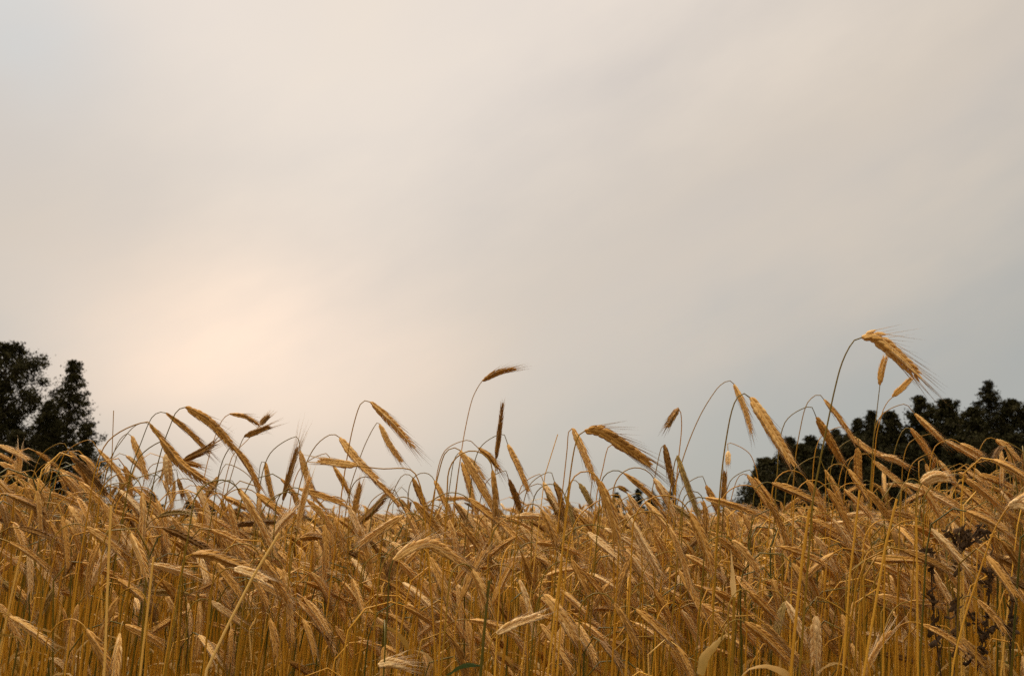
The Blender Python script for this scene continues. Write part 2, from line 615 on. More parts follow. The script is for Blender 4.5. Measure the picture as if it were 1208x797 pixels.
def build_mass():
    rg = np.random.default_rng(21)
    G = Geo()
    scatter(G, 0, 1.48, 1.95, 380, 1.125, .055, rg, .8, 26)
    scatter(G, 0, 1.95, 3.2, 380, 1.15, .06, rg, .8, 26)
    scatter(G, 1, 3.2, 8.0, 280, 1.165, .05, rg, 1.0, 16)
    scatter(G, 2, 8.0, 30.0, 40, 1.16, .06, rg, 1.5, 12)
    scatter(G, 2, 30.0, 72.0, 5, 1.16, .07, rg, 3, 8)
    o = G.build('rye_crop', [M_EAR, M_AWN, M_STEM, M_LEAF])
    tag(o, 'dense crowd of ripe golden rye filling the field behind the front stalks', 'rye crop', kind='stuff')


build_mass()

# ------------------------------------------------------------------ the front stalks
G_RYE = 'rye stalks standing at the front of the field'
STALKS = []          # (object, ear middle px, nick, label)


def make_stalk(label, tone, stem, ear, rg, awn=.032, width=.0118, leaf=None, stem_tint=None):
    """one rye stalk: stem, ear with its bristles, sometimes a dry leaf"""
    base = stem[0].copy()
    root = empty('rye_stalk', base, label, 'rye stalk', G_RYE)
    st = float(np.clip(rg.normal(.55, .15), .1, .95)) if stem_tint is None else stem_tint
    P = resample(stem, 150)
    v, q = tube(P, stem_radius(150), 6)
    Geo().add(v, q, None, np.repeat(st * (1 - .5 * np.linspace(0, 1, 150) ** 5), 6)).build('stem', [M_STEM], root, origin=base)
    g, a = ear_geo(ear, rg, TONE[tone], width, max(14, int(np.linalg.norm(np.diff(ear, axis=0), axis=1).sum() / .0042)), FL_HI, awn)
    e = g.build('ear', [EAR_MATS.get(tone, M_EAR)], root, origin=base)
    if awn > 0:
        a.build('bristles', [M_AWN], e, origin=base)
    if leaf:
        k = int(np.argmin(np.abs(P[:, 2] - leaf)))
        v, q = blade(leaf_curve(P[k], rg.uniform(-.8, .8) + (math.pi if rg.random() < .4 else 0), rg.uniform(.05, .12), rg), rg.uniform(.004, .007), (rg.uniform(-1, 1), 1, 0), .45, rg.uniform(-4, 4))
        v = v + rg.normal(0, .0008, v.shape)
        Geo().add(v, q, None, rg.uniform(.3, .8)).build('leaf', [M_LEAF], root, origin=base)
    return root


def ground_stem(pts, sway=.0):
    """continue a traced run of stem points down to the soil; returned from the soil upwards"""
    p, q = pts[-2], pts[-1]
    v = q - p
    sl = np.clip(v[0] / min(v[2], -1e-3), -.16, .16) if v[2] < 0 else 0
    out = list(pts)
    z = q[2]
    a = np.array((q[0] - sl * z * .35, q[1], z * .5))
    b = np.array((q[0] - sl * z * .5, q[1], -.01))
    return np.array([b, a] + out[::-1])


def traced(label, tone, ear, stem=None, d=None, nick=None, **kw):
    seed = (len(STALKS) * 7919 + 13)
    rg = np.random.default_rng(seed)
    ln = sum(math.dist(ear[i], ear[i + 1]) for i in range(len(ear) - 1))
    if d is None:
        d = float(np.clip(.098 * FPX / ln, 1.18, 2.15)) + rg.uniform(-.03, .03)
    E = [unproject(x, y, d) for x, y in ear]
    dz = rg.uniform(-.022, .022)
    k = len(E) - 1
    for i in range(1, len(E)):
        E[i][1] += dz * i / k
    if len(E) == 2:                       # ears bow a little under their own weight
        mid = (E[0] + E[1]) / 2
        mid[2] += .05 * np.linalg.norm(E[1][::2] - E[0][::2]) * rg.uniform(.2, 1.2)
        E = [E[0], mid, E[1]]
    E = resample(E, 12)
    t0 = unit(E[1] - E[0])
    if stem is not None:
        S = [unproject(x, y, d) for x, y in stem]
        if math.dist(stem[0], ear[0]) > 1.5:
            S = [E[0]] + S
        else:
            S[0] = E[0]
    else:
        if t0[2] > .3:                    # upright ear: the stem runs straight on down
            a = E[0] - t0 * .10
            S = [E[0], E[0] - t0 * .04, a, a + np.array((-t0[0] * .05, 0, -.15))]
        else:
            sg = -1.0 if t0[0] >= 0 else 1.0
            a = rg.uniform(.035, .06)
            p1 = E[0] - t0 * a * .5
            p1[2] = min(p1[2], E[0][2] + .03)
            p2 = np.array((E[0][0] + sg * (a * 1.0 + abs(t0[0]) * .02), d, E[0][2] - .01))
            p3 = np.array((p2[0] + sg * .018, d, E[0][2] - .11))
            p4 = np.array((p3[0] + sg * .012, d, E[0][2] - .25))
            S = [E[0], p1, p2, p3, p4]
    o = make_stalk(label, tone, ground_stem(S), E, rg, leaf=(rg.uniform(.6, 1.02) if rg.random() < .5 else None), **kw)
    m = ((ear[0][0] + ear[-1][0]) / 2, (ear[0][1] + ear[-1][1]) / 2)
    STALKS.append((o, m, nick, label))


T_ = traced
# --- above the skyline, from the left
T_('straw ear hanging in front of the dark birch at the picture edge', 'straw', [(0, 545), (23, 563)], nick='the edge ear below the birches')
T_('small upright straw ear with a torn husk before the left birches', 'straw', [(21, 562), (24, 530)], d=1.9, awn=.02)
T_('golden ear with a wide bowed stem in front of the left birches', 'gold', [(70, 553), (88, 582)], [(70, 553), (62, 545), (49, 550), (29, 576), (20, 600)], nick='the bowed ear before the birches')
T_('drooping golden ear below the torn upright husk', 'gold', [(44, 564), (62, 589)], nick='the golden ear under the torn husk')
T_('bristly brown ear hanging under the right end of the birches', 'brown', [(82, 533), (108, 576)], awn=.04, nick='the bristly ear under the birches')
T_('straw ear slanting steeply just right of the left birch', 'straw', [(116, 530), (153, 579)], nick='the steep ear beside the birch')
T_('slim straw ear hanging on a tight hook right of the birch', 'straw', [(155, 514), (174, 566)], [(155, 514), (150, 511), (141, 519), (133, 537), (124, 565)], nick='the slim hooked ear')
T_('short brown ear at the end of the widest grey stem arch', 'brown', [(177, 501), (199, 528)], [(177, 501), (170, 498), (158, 503), (145, 518), (132, 537), (122, 560)], nick='the ear on the widest arch')
T_('long brown ear lying low across the sky below the wide arch', 'brown', [(188, 516), (216, 548), (254, 574)], nick='the long low ear left of centre sky')
T_('brown ear hanging right from a tall hook above the wide arch', 'brown', [(196, 487), (221, 508), (245, 534)], [(196, 487), (187, 486), (178, 494), (166, 523), (154, 556)], awn=.036, nick='the tall brown hooked ear')
T_('upper of two long ears in line, topmost on the left', 'brown', [(219, 480), (248, 498), (279, 531)], [(219, 480), (209, 484), (200, 504), (191, 529), (180, 575)], width=.0135, nick='the topmost left ear')
T_('lower of two long ears in line, its tip in open sky', 'gold', [(275, 525), (291, 548), (305, 578)], [(275, 525), (270, 529), (262, 545), (255, 575)], d=1.7, nick='the lower ear of the long pair')
T_('brown ear lying almost level at the top of a slanted stem', 'brown', [(271, 488), (288, 491), (306, 501)], [(271, 488), (266, 491), (260, 499), (251, 523), (241, 563)], nick='the level brown ear')
T_('tiny dark ear tip pointing up beside the level brown ear', 'dark', [(307, 501), (315, 490)], d=2.3, awn=.02)
T_('dark ear rising to the right under the level brown ear', 'dark', [(288, 515), (302, 509), (318, 502)], [(288, 515), (284, 523), (276, 550), (268, 580)])
T_('dark ear crossing the long ears, rising to the right', 'dark', [(215, 543), (235, 533), (254, 520)], d=1.75)
T_('short brown ear lying level under the crossed long ears', 'brown', [(212, 545), (241, 551)], d=2.2)
T_('broad pale ear hanging straight down below the long ears', 'pale', [(196, 535), (197, 571)], width=.017, d=1.6, nick='the broad pale hanging ear')
T_('small dark ear hanging below the long low ear', 'dark', [(210, 564), (217, 586)], d=2.2)
T_('brown ear hanging back to the left between slanted stems', 'brown', [(258, 562), (241, 590)], nick='the ear hanging back left')
T_('golden ear drooping at the foot of the slanted stems', 'gold', [(263, 585), (293, 602)])
T_('straw ear drooping steeply below the tip of the long pair', 'straw', [(280, 576), (300, 606)], nick='the steep ear under the long pair')
T_('slender brown ear on a narrow upright hook against the sky', 'brown', [(313, 545), (319, 572), (328, 603)], [(313, 545), (310, 543), (307, 549), (304, 580), (302, 610)], nick='the slender ear on narrow hook')
T_('dark upright ear with long bristles rising high above it', 'dark', [(334, 590), (342, 560), (352, 527)], awn=.055, nick='the dark long bristled ear')
T_('straw ear hanging back to back with the dark bristled ear', 'straw', [(354, 531), (360, 558), (371, 592)])
T_('pale ear lying almost level, pointing left from the clump', 'straw', [(421, 549), (398, 546), (375, 543)], d=1.5, nick='the level pale ear')
T_('thick straw ear falling right from a low wide arch', 'straw', [(401, 516), (420, 540), (448, 568)], [(401, 516), (394, 512), (386, 514), (373, 525), (362, 545), (350, 590)], width=.0145, nick='the thick ear on low arch')
T_('short gold ear hanging under the level pale ear', 'gold', [(393, 549), (412, 583)])
T_('straw ear falling right from the highest hook of the middle left', 'straw', [(437, 474), (460, 496), (489, 529)], [(437, 474), (432, 472), (426, 475), (419, 494), (412, 525), (402, 590)], awn=.036, nick='the high hooked pair')
T_('shorter straw ear tucked under its twin on the middle left', 'straw', [(448, 500), (458, 521), (474, 545)], [(448, 500), (446, 497), (437, 511), (426, 536), (410, 590)])
T_('dark undersided ear rising right in the tangled clump', 'dark', [(421, 619), (440, 601), (460, 578)], width=.0145, nick='the dark rising ear in the clump')
T_('brown ear standing nearly upright in the tangled clump', 'brown', [(417, 606), (425, 570)])
T_('brown ear on a loose curl between clump and open sky', 'brown', [(487, 563), (495, 583), (505, 605)], [(487, 563), (481, 559), (474, 561), (465, 578), (455, 610)], nick='the brown ear on a loose curl')
T_('short dark ear below the loose curl', 'dark', [(471, 588), (486, 611)], d=2.1)
T_('straw ear falling right from a wide round arch near centre', 'straw', [(543, 531), (561, 561), (584, 603)], [(537, 528), (533, 528), (525, 534), (517, 560), (510, 595)], nick='the round arch ear near centre')
T_('shorter straw ear sharing the round arch near centre', 'pale', [(541, 534), (558, 546), (572, 566)], [(541, 534), (536, 541), (531, 570), (526, 610)])
T_('slim gold ear hanging inside the round arch', 'gold', [(545, 545), (553, 569), (561, 603)], [(545, 545), (543, 543), (538, 575), (533, 612)])
T_('dark little ear hanging near the foot of the round arch', 'dark', [(536, 593), (549, 611)], d=2.1)
T_('single ear pointing right, highest in the middle of the sky', 'brown', [(569, 449), (588, 439), (609, 434)], [(569, 449), (564, 456), (557, 471), (550, 500), (545, 528), (538, 580)], nick='the single ear high in mid sky')
T_('thin dark ear standing bolt upright near the centre', 'dark', [(585, 541), (589, 510), (593, 476)], [(585, 541), (584, 560), (582, 590)], awn=.012, width=.010, nick='the thin dark upright ear')
T_('small brown ear leaning right beside the upright dark ear', 'brown', [(564, 528), (577, 538), (590, 555)])
T_('broad double rowed ear drooping right of the upright dark ear', 'straw', [(599, 524), (610, 547), (624, 580)], width=.017, nick='the broad ear by dark upright one')
T_('short dark ear hanging below the broad double rowed ear', 'dark', [(600, 565), (616, 607)])
T_('pale slim ear left of the tall straight stem in mid sky', 'pale', [(641, 568), (650, 586), (663, 607)])
T_('dark ear hanging beside the pale slim one in mid sky', 'dark', [(654, 568), (660, 583), (665, 609)])
T_('long straw ear falling steeply from a sharp bend at its neck', 'straw', [(675, 505), (686, 530), (701, 568)], [(675, 505), (671, 508), (669, 530), (664, 575), (658, 620)], nick='the steep ear with sharp bend')
T_('thickest brown ear lying on its side with fine bristles above', 'brown', [(690, 508), (705, 508), (728, 521), (768, 549)], [(690, 508), (684, 511), (678, 527), (671, 573), (665, 629)], awn=.048, width=.0145, d=1.3, nick='the thick bristly ear lying sideways')
T_('gold ear half hidden behind the thick bristly one', 'brown', [(722, 524), (740, 532), (758, 545)], [(722, 524), (717, 528), (711, 553), (704, 584)], d=1.9, awn=.02)
T_('short brown ear hanging beneath the thick bristly ear', 'brown', [(703, 561), (709, 576), (717, 595)], [(703, 561), (700, 560), (697, 580), (694, 615)])
T_('olive brown ear on a low curl left of the short brown one', 'olive', [(683, 570), (690, 581), (699, 598)], [(683, 570), (676, 565), (669, 577), (661, 605)])
T_('tiny loose ear tip floating alone over the middle skyline', 'dark', [(729, 573), (739, 579)], [(729, 573), (726, 574), (724, 600)], d=2.6, awn=.012, width=.011)
T_('small dark ear pointing down left, alone in the sky', 'dark', [(800, 481), (784, 506)], [(800, 481), (803, 486), (804, 505), (801, 536), (796, 590)], d=1.9, awn=.022, nick='the small dark ear alone in sky')
T_('slim dark ear hanging straight under the small lone ear', 'dark', [(784, 524), (789, 550), (797, 584)], [(784, 524), (780, 528), (773, 560), (766, 600)], nick='the slim ear under the lone one')
T_('olive ear hanging beside the slim dark one', 'olive', [(799, 537), (808, 568), (822, 609)], [(799, 537), (796, 545), (790, 585)])
T_('straw ear hanging down from the tallest smooth arch', 'straw', [(866, 453), (876, 478), (885, 512)], [(866, 453), (862, 449), (856, 450), (846, 458), (825, 492), (805, 543), (792, 600)], nick='the ear on tallest smooth arch')
T_('long straw ear falling from a second arch toward the pines', 'straw', [(885, 469), (904, 502), (932, 551)], [(885, 469), (879, 464), (871, 467), (864, 482), (858, 510), (852, 552), (848, 600)], width=.014, nick='the long ear left of the pines')
T_('dark ear standing bolt upright left of the pines', 'dark', [(853, 598), (854, 577), (855, 555)], awn=.012, width=.011, nick='the dark upright ear by the pines')
T_('tiny pale ear beside the upright dark ear near the pines', 'pale', [(859, 532), (857, 547)], d=2.4, awn=.01)
T_('brown ear hanging left of the upright dark ear', 'brown', [(833, 572), (850, 609)])
T_('straw ear on a thin curl at the left end of the pines', 'straw', [(882, 560), (896, 578), (914, 604)], [(882, 560), (874, 559), (867, 572), (860, 605)])
T_('largest ear, thick and grainy, hanging from the tallest stem', 'straw', [(1017, 398), (1030, 397), (1055, 416), (1087, 446)], [(1017, 398), (1007, 402), (994, 426), (985, 458), (978, 491), (967, 546), (958, 600)], d=1.22, width=.0165, awn=.05, stem_tint=.3, nick='the largest ear over the pines')
T_('small orange ear standing upright under the largest ear', 'gold', [(1038, 454), (1040, 437), (1045, 420)], [(1038, 454), (1035, 480), (1030, 524)], d=2.0, awn=.012)
T_('small orange ear slanting up toward the largest ear tip', 'gold', [(1053, 468), (1066, 456), (1078, 445)], [(1053, 468), (1047, 474), (1041, 486), (1033, 523)], d=2.0, awn=.012)
T_('straw ear falling from a round hook left of the tallest stem', 'straw', [(972, 471), (988, 490), (1010, 522)], [(972, 471), (968, 466), (962, 466), (952, 476), (945, 501), (938, 545)], nick='the hooked ear by tallest stem')
T_('straw ear next down the chain before the pines', 'straw', [(1003, 513), (1020, 528), (1041, 538)])
T_('pale ear ending the chain, almost level before the pines', 'pale', [(1039, 537), (1056, 541), (1074, 550)], nick='the almost level pale ear')
T_('brown ear hanging left under the round hook', 'brown', [(963, 492), (979, 516), (999, 546)], width=.0145)
T_('broad gold ear hanging straight down before the pines', 'gold', [(1012, 528), (1014, 548), (1017, 574)], width=.016)
T_('slim straw ear high against the dark pine middle', 'straw', [(1079, 488), (1096, 503), (1116, 521)], nick='the slim ear against dark pines')
T_('straw ear on a grey hook just below the slim one', 'straw', [(1074, 505), (1088, 519), (1105, 541)], [(1074, 505), (1068, 505), (1062, 513), (1055, 534), (1048, 575)])
T_('pale ear lying nearly level across the dark pines', 'pale', [(1115, 519), (1133, 528), (1157, 541)], nick='the pale ear across the pines')
T_('short straw ear just above the pale level one', 'straw', [(1133, 523), (1155, 538)], d=2.1)
T_('straw ear on a bright round hook near the right edge', 'straw', [(1175, 518), (1188, 527), (1203, 543)], [(1175, 518), (1169, 516), (1163, 518), (1156, 530), (1149, 560)], nick='the bright hook at right edge')
T_('straw ear hanging straight down below the bright hook', 'straw', [(1181, 531), (1180, 548), (1177, 570)])
T_('fat pale ear pointing right like a seed pod', 'pale', [(1087, 570), (1100, 563), (1116, 563)], [(1087, 570), (1084, 577), (1082, 592)], d=1.5, width=.018, awn=.015, nick='the fat pale pod shaped ear')
T_('upper of two straw ears in a row under the pines', 'straw', [(1107, 543), (1118, 555), (1132, 572)])
T_('lower of two straw ears in a row under the pines', 'gold', [(1131, 572), (1148, 588), (1168, 609)], nick='the lower ear of the row')
T_('short straw ear right of the fat pod shaped ear', 'straw', [(1131, 557), (1148, 567)], d=2.1)
T_('orange brown ear leaning right under the tallest stem', 'gold', [(973, 554), (984, 576), (995, 606)])
T_('straw ear slanting right before the pine shadows', 'straw', [(1030, 543), (1050, 561), (1073, 583)])
T_('gold ear at the lower left end of the pines', 'gold', [(890, 563), (903, 580), (920, 603)])
T_('gold ear almost level below the bright hook', 'gold', [(1154, 559), (1171, 565), (1191, 575)])
# --- in the mass of the crop
T_('pale ear lying level under the left end of the pines', 'pale', [(877, 630), (898, 622), (921, 626)], width=.014, nick='the pale level ear below the pines')
T_('straw ear drooping level above the pale one', 'straw', [(879, 601), (896, 606), (914, 617)])
T_('pale ear nodding at the end of a long leaning straw', 'pale', [(1190, 597), (1198, 594), (1209, 602)], [(1190, 597), (1185, 603), (1172, 627), (1153, 682), (1137, 732), (1123, 798)], d=1.2, stem_tint=.8, nick='the long leaning straw')
T_('dark backed ear slanting right above the black weed', 'dark', [(1103, 579), (1122, 593), (1144, 616)], width=.014)
T_('dark braided ear drooping near the left edge', 'brown', [(10, 621), (24, 628), (38, 645)], nick='the dark braided ear')
T_('straw ear drooping in the crop below the birch trunk', 'straw', [(0, 576), (20, 590)])
T_('pale braided ear slanting down below the long low ear', 'pale', [(195, 610), (214, 623), (235, 646)], nick='the pale braided slanting ear')
T_('dark bellied ear lying level with its back in the light', 'brown', [(227, 653), (245, 654), (267, 662), (292, 672)], [(227, 653), (220, 656), (215, 667), (208, 700)], d=1.35, nick='the dark bellied level ear')
T_('upper of two crossing ears beside the tall pale straw', 'straw', [(131, 645), (144, 657), (161, 676)], nick='the crossing ears by pale straw')
T_('lower of two crossing ears beside the tall pale straw', 'pale', [(136, 656), (153, 678), (170, 703)])
T_('short gold ear lying level below the dark braided ear', 'gold', [(52, 652), (74, 659), (98, 676)])
T_('gold ear hanging steeply under the level short one', 'gold', [(48, 660), (58, 673), (71, 690)])
T_('pale ear leaning up right in the crop on the left', 'pale', [(32, 672), (45, 646), (60, 620)], nick='the pale ear leaning up right')
T_('dark ear hanging straight down in the left of the crop', 'dark', [(191, 634), (192, 652), (195, 676)], nick='the dark straight hanging ear')
T_('olive ear on a small loop low on the left', 'olive', [(191, 727), (200, 738), (206, 755)])
T_('gold ear lying level low on the left', 'gold', [(59, 698), (75, 698), (95, 708)], nick='the low level gold ear')
T_('brown ear slanting right beside the tall pale straw', 'brown', [(109, 683), (124, 694), (143, 709)])
T_('braided pale ear standing low by the diagonal straw', 'pale', [(276, 750), (272, 772), (269, 798)], nick='the braided ear by diagonal straw')
T_('short pale ear drooping at the lower left corner', 'pale', [(60, 776), (68, 781), (79, 793)], nick='the corner ear at lower left')
T_('second pale ear drooping right of the corner one', 'pale', [(84, 772), (93, 780), (102, 796)])
T_('straw ear hanging straight beside the diagonal straw', 'straw', [(234, 697), (237, 711), (240, 728)])
T_('braided ear slanting right beneath the dark bristled ear', 'straw', [(328, 650), (342, 662), (360, 680)], nick='the braided slanting ear')
T_('pale ear lying level right of the braided slanting ear', 'pale', [(354, 663), (374, 669), (398, 677)])
T_('pale ear falling from a tight hook in mid left crop', 'pale', [(415, 658), (430, 678), (447, 709)], [(415, 658), (412, 661), (416, 678), (419, 695)], nick='the pale tight hooked ear')
T_('straw ear on a tall round loop low in the crop', 'straw', [(396, 713), (407, 731), (417, 756)], [(396, 713), (388, 710), (378, 716), (372, 735), (368, 780)], nick='the ear on the round loop')
T_('pale slim ear lying level low in the crop', 'pale', [(316, 738), (334, 735), (354, 738)], nick='the low slim level ear')
T_('pale ear curled over at the bottom of the crop', 'pale', [(446, 784), (459, 782), (478, 786)], [(446, 784), (443, 788), (443, 798)], d=1.25, nick='the curled ear at the bottom')
T_('long arched ear bridging over the crop near centre', 'straw', [(464, 660), (487, 645), (511, 642), (548, 668)], [(464, 660), (460, 672), (458, 700)], d=1.25, nick='the long arched bridging ear')
T_('dark ear hanging straight beside the bridging ear', 'dark', [(463, 645), (461, 672), (457, 711)], width=.0135, nick='the dark ear by the bridge')
T_('brown ear slanting right under the round arch', 'brown', [(543, 616), (563, 643), (587, 675)], nick='the brown slanting ear')
T_('bright pale ear with a dark underside rising right', 'pale', [(586, 747), (606, 736), (622, 731), (638, 725)], [(586, 747), (579, 756), (574, 790)], d=1.22, width=.0135, awn=.02, nick='the bright pale rising ear')
T_('long pale ear slanting down above the bright rising ear', 'straw', [(642, 701), (658, 720), (681, 754)], [(642, 701), (637, 702), (633, 715), (629, 745)], d=1.35, width=.0135, nick='the long slanting front ear')
T_('gold ear on a round loop left of the long slanting one', 'gold', [(637, 691), (651, 706), (669, 731)], [(637, 691), (630, 692), (623, 705), (618, 740)])
T_('straw ear drooping below the broad double rowed one', 'straw', [(622, 651), (640, 659), (660, 676)], nick='the drooping ear below the broad one')
T_('dark backed ear slanting right below mid skyline', 'brown', [(680, 605), (696, 621), (717, 645)], nick='the dark backed ear')
T_('straw ear continuing the slant of the dark backed one', 'straw', [(717, 641), (735, 654), (756, 676)])
T_('long pale ear falling steeply below the far bushes', 'pale', [(739, 605), (758, 639), (781, 679)], nick='the long ear below far bushes')
T_('straw ear slanting right beneath the far bushes', 'straw', [(761, 591), (778, 611), (802, 641)])
T_('green tinged ear hanging in the middle crop', 'olive', [(750, 694), (761, 710), (773, 731)], nick='the green tinged ear')
T_('olive ear leaning on the tall mid straw', 'olive', [(644, 581), (653, 594), (666, 616)])
T_('straw ear falling steeply right of the thick yellow leaf', 'straw', [(875, 664), (886, 679), (901, 701)], nick='the ear by thick yellow leaf')
T_('short pale ear left of the steep one by the leaf', 'pale', [(845, 692), (853, 699), (865, 709)])
T_('pale ear lying level beside the bent yellow leaf', 'pale', [(820, 768), (828, 765), (838, 768)], nick='the pale ear by bent leaf')
T_('pale ear drooping at the bottom right of the bent leaf', 'pale', [(856, 779), (868, 784), (885, 793)])
T_('dark pointed ear slanting right in the right middle crop', 'dark', [(791, 672), (799, 685), (808, 702)])
T_('long straw ear slanting down in the right crop', 'straw', [(905, 671), (926, 683), (950, 704)], nick='the long straw slanting ear')
T_('brown ear drooping level above the long slanting one', 'brown', [(900, 628), (920, 634), (946, 648)])
T_('pale fat ear lying level in the right crop', 'pale', [(905, 648), (919, 649), (936, 656)], width=.016)
T_('long grey ear falling steeply toward the black weed', 'straw', [(1058, 651), (1078, 678), (1101, 712)], width=.0145, nick='the long ear left of black weed')
T_('pale ear on a low arch left of the black weed', 'pale', [(1022, 612), (1035, 615), (1050, 625)], [(1022, 612), (1015, 617), (1010, 635), (1006, 680)])
T_('pale brown ear hanging straight down low on the right', 'pale', [(963, 726), (964, 754), (966, 788)], d=1.3, width=.014, nick='the straight ear low on right')
T_('checkered pale ear hanging below the black weed', 'pale', [(1093, 754), (1100, 767), (1109, 785)], nick='the checkered ear below the weed')
T_('short pale ear slanting right in the low right crop', 'pale', [(1017, 692), (1032, 701), (1053, 717)])
T_('brown ear falling from the pod shaped ear to the weed', 'brown', [(1087, 604), (1097, 620), (1111, 641)])
T_('small dark ear lying level left of the weed', 'dark', [(965, 623), (972, 628), (982, 635)], d=2.1)
T_('slim brown ear hanging low on the right', 'brown', [(968, 689), (976, 702), (988, 722)])
T_('short gold ear pointing level low on the right', 'gold', [(975, 690), (984, 689), (996, 694)], d=2.0)
T_('dark ear drooping beside the long leaning straw', 'dark', [(1153, 662), (1161, 666), (1173, 675)], d=1.9)

NT = len(STALKS)

# --- the rest of the nearest stalks: grown along the edge of the field, each its own plant
TONE_WORDS = {'dark': 'dark', 'brown': 'brown', 'gold': 'golden', 'straw': 'straw coloured', 'pale': 'pale', 'olive': 'olive'}
USED = {s[3] for s in STALKS}


def pose_word(a, b):
    dx, dy = b[0] - a[0], b[1] - a[1]
    ang = math.degrees(math.atan2(-dy, dx))      # 0 right, 90 up
    side = 'right' if dx > 0 else 'left'
    if ang > 60 and ang < 120:
        return 'standing upright'
    if 0 < ang and (ang <= 60 or ang >= 120) and abs(dy) > .3 * abs(dx):
        return 'rising ' + side
    if abs(dy) <= .3 * abs(dx):
        return 'lying level to the ' + side
    if -118 < ang < -66:
        return 'hanging straight down'
    if abs(dy) > 1.1 * abs(dx):
        return 'hanging steeply ' + side
    return 'drooping ' + side


def rel_word(dx, dy):
    a = math.degrees(math.atan2(-dy, dx)) % 360
    return ['right of', 'up and right of', 'above', 'up and left of', 'left of', 'down and left of', 'below', 'down and right of'][int((a + 22.5) // 45) % 8]


def grow_rest(total):
    rg = np.random.default_rng(99)
    marks = [(m, nk) for _, m, nk, _ in STALKS if nk]
    placed = [m for _, m, _, _ in STALKS]
    tries = 0
    while len(STALKS) < total and tries < 60000:
        tries += 1
        px = rg.uniform(4, 1204)
        py = 572 + 225 * rg.beta(1.05, 2.6)
        mind = 20 if tries < 8000 else 15
        if min(math.dist((px, py), p) for p in placed) < mind:
            continue
        d = float(np.clip(rg.normal(1.8 - .3 * (py - 560) / 240, .16), 1.25, 2.2))
        up = rg.random()
        theta = rg.uniform(5, 35) if up < .05 else rg.uniform(70, 100) if up < .14 else float(np.clip(rg.normal(136, 18), 95, 172))
        ear_len = rg.uniform(.052, .080)
        tgt = unproject(px, py, d)
        stem, ear = stalk_curve(tgt[2] - .0, rg.uniform(0, 6), theta, rg.uniform(.045, .11), ear_len, rg, rg.uniform(4, 26))
        az = rg.normal(0, R(28)) + (math.pi if rg.random() < .08 else 0)
        c, s = math.cos(az), math.sin(az)
        Rz = np.array(((c, -s, 0), (s, c, 0), (0, 0, 1)))
        stem, ear = stem @ Rz.T, ear @ Rz.T
        mid = ear[5]
        sh = tgt - mid
        k = np.clip(stem[:, 2] / stem[-8, 2], 0, 1) if stem[-8, 2] > .1 else 1
        stem = stem + np.stack([np.full(len(stem), sh[0]), np.full(len(stem), sh[1]), sh[2] * k], 1)
        ear = ear + sh
        if stem[:, 1].min() < 1.08 or ear[:, 1].min() < 1.12:
            continue
        a, b = project(ear[0]), project(ear[-1])
        tone = str(rg.choice(['dark', 'brown', 'gold', 'straw', 'pale', 'olive'], p=[.03, .2, .29, .28, .16, .04]))
        m = ((a[0] + b[0]) / 2, (a[1] + b[1]) / 2)
        label = None
        for mk, nk in sorted(marks, key=lambda q: math.dist(q[0], m))[:6]:
            gap = math.dist(mk, m)
            l = f"{TONE_WORDS[tone]} ear {pose_word(a, b)} {'just ' if gap < 34 else ''}{rel_word(m[0] - mk[0], m[1] - mk[1])} {nk}"
            if l not in USED and len(l.split()) <= 16:
                label = l
                break
        if label is None:
            continue
        USED.add(label)
        placed.append((px, py))
        o = make_stalk(label, tone, stem, ear, rg, awn=rg.uniform(.022, .036), width=rg.uniform(.009, .0112), leaf=(rg.uniform(.6, 1.02) if rg.random() < .6 else None))
        STALKS.append((o, m, None, label))


grow_rest(298)


# ------------------------------------------------------------------ bare straws
def straw(label, pts, d, tint, r=.0016, name='bare_straw', mat=None):
    P = [unproject(x, y, d) for x, y in pts]
    S = resample(ground_stem(P), 24)
    base = S[0].copy()
    root = empty(name, base, label, 'straw', 'bare straws without an ear')
    rg = np.random.default_rng(int(pts[0][0]))
    v, q = tube(S, np.linspace(r * 1.15, r * .75, 24), 7)
    Geo().add(v, q, None, tint).build('stem', [mat or M_STEM], root, origin=base)
    for z in (.38, .72):                                   # swollen nodes with a scrap of sheath
        k = int(np.argmin(np.abs(S[:, 2] - z)))
        if 1 < k < 22:
            v, q = tube(resample(S[k - 1:k + 2], 7)[2:5], np.array((1.1, 1.7, 1.1)) * r, 7)
            Geo().add(v, q, None, max(tint - .35, .05)).build('node', [mat or M_STEM], root, origin=base)


straw('long pale straw leaning diagonally across the front of the crop', [(330, 628), (300, 677), (272, 731), (245, 784)], 1.2, .93, .0019)
straw('tall pale straw standing upright left of the crossing ears', [(131, 596), (128, 660), (123, 797)], 1.25, .85, .0018)
straw('pale upright straw right of the tall one, ending lower', [(181, 656), (174, 720), (165, 797)], 1.25, .8, .0016)
straw('thick olive straw rising past the level ears on the right', [(955, 600), (947, 655), (940, 720), (933, 797)], 1.22, .55, .002)
straw('yellow straw leaning left of the black weed', [(1058, 588), (1041, 660), (1029, 740), (1017, 797)], 1.25, .62, .0017)
straw('short orange straw standing before the pine shadows', [(1014, 578), (1009, 625), (1003, 670)], 1.4, .6, .0017)
straw('straight orange straw just left of the black weed', [(1081, 610), (1082, 700), (1083, 797)], 1.3, .62, .0015)
straw('hair thin straw leaning over the middle skyline', [(658, 512), (651, 535), (642, 565)], 1.5, .75, .0008)
straw('hair thin grey straw upright beside the left birches', [(134, 484), (133, 510), (132, 540)], 1.6, .35, .0008)
straw('thick dark brown straw standing in the middle of the crop', [(577, 684), (572, 700), (573, 725), (569, 760), (567, 797)], 1.25, .06, .0021)


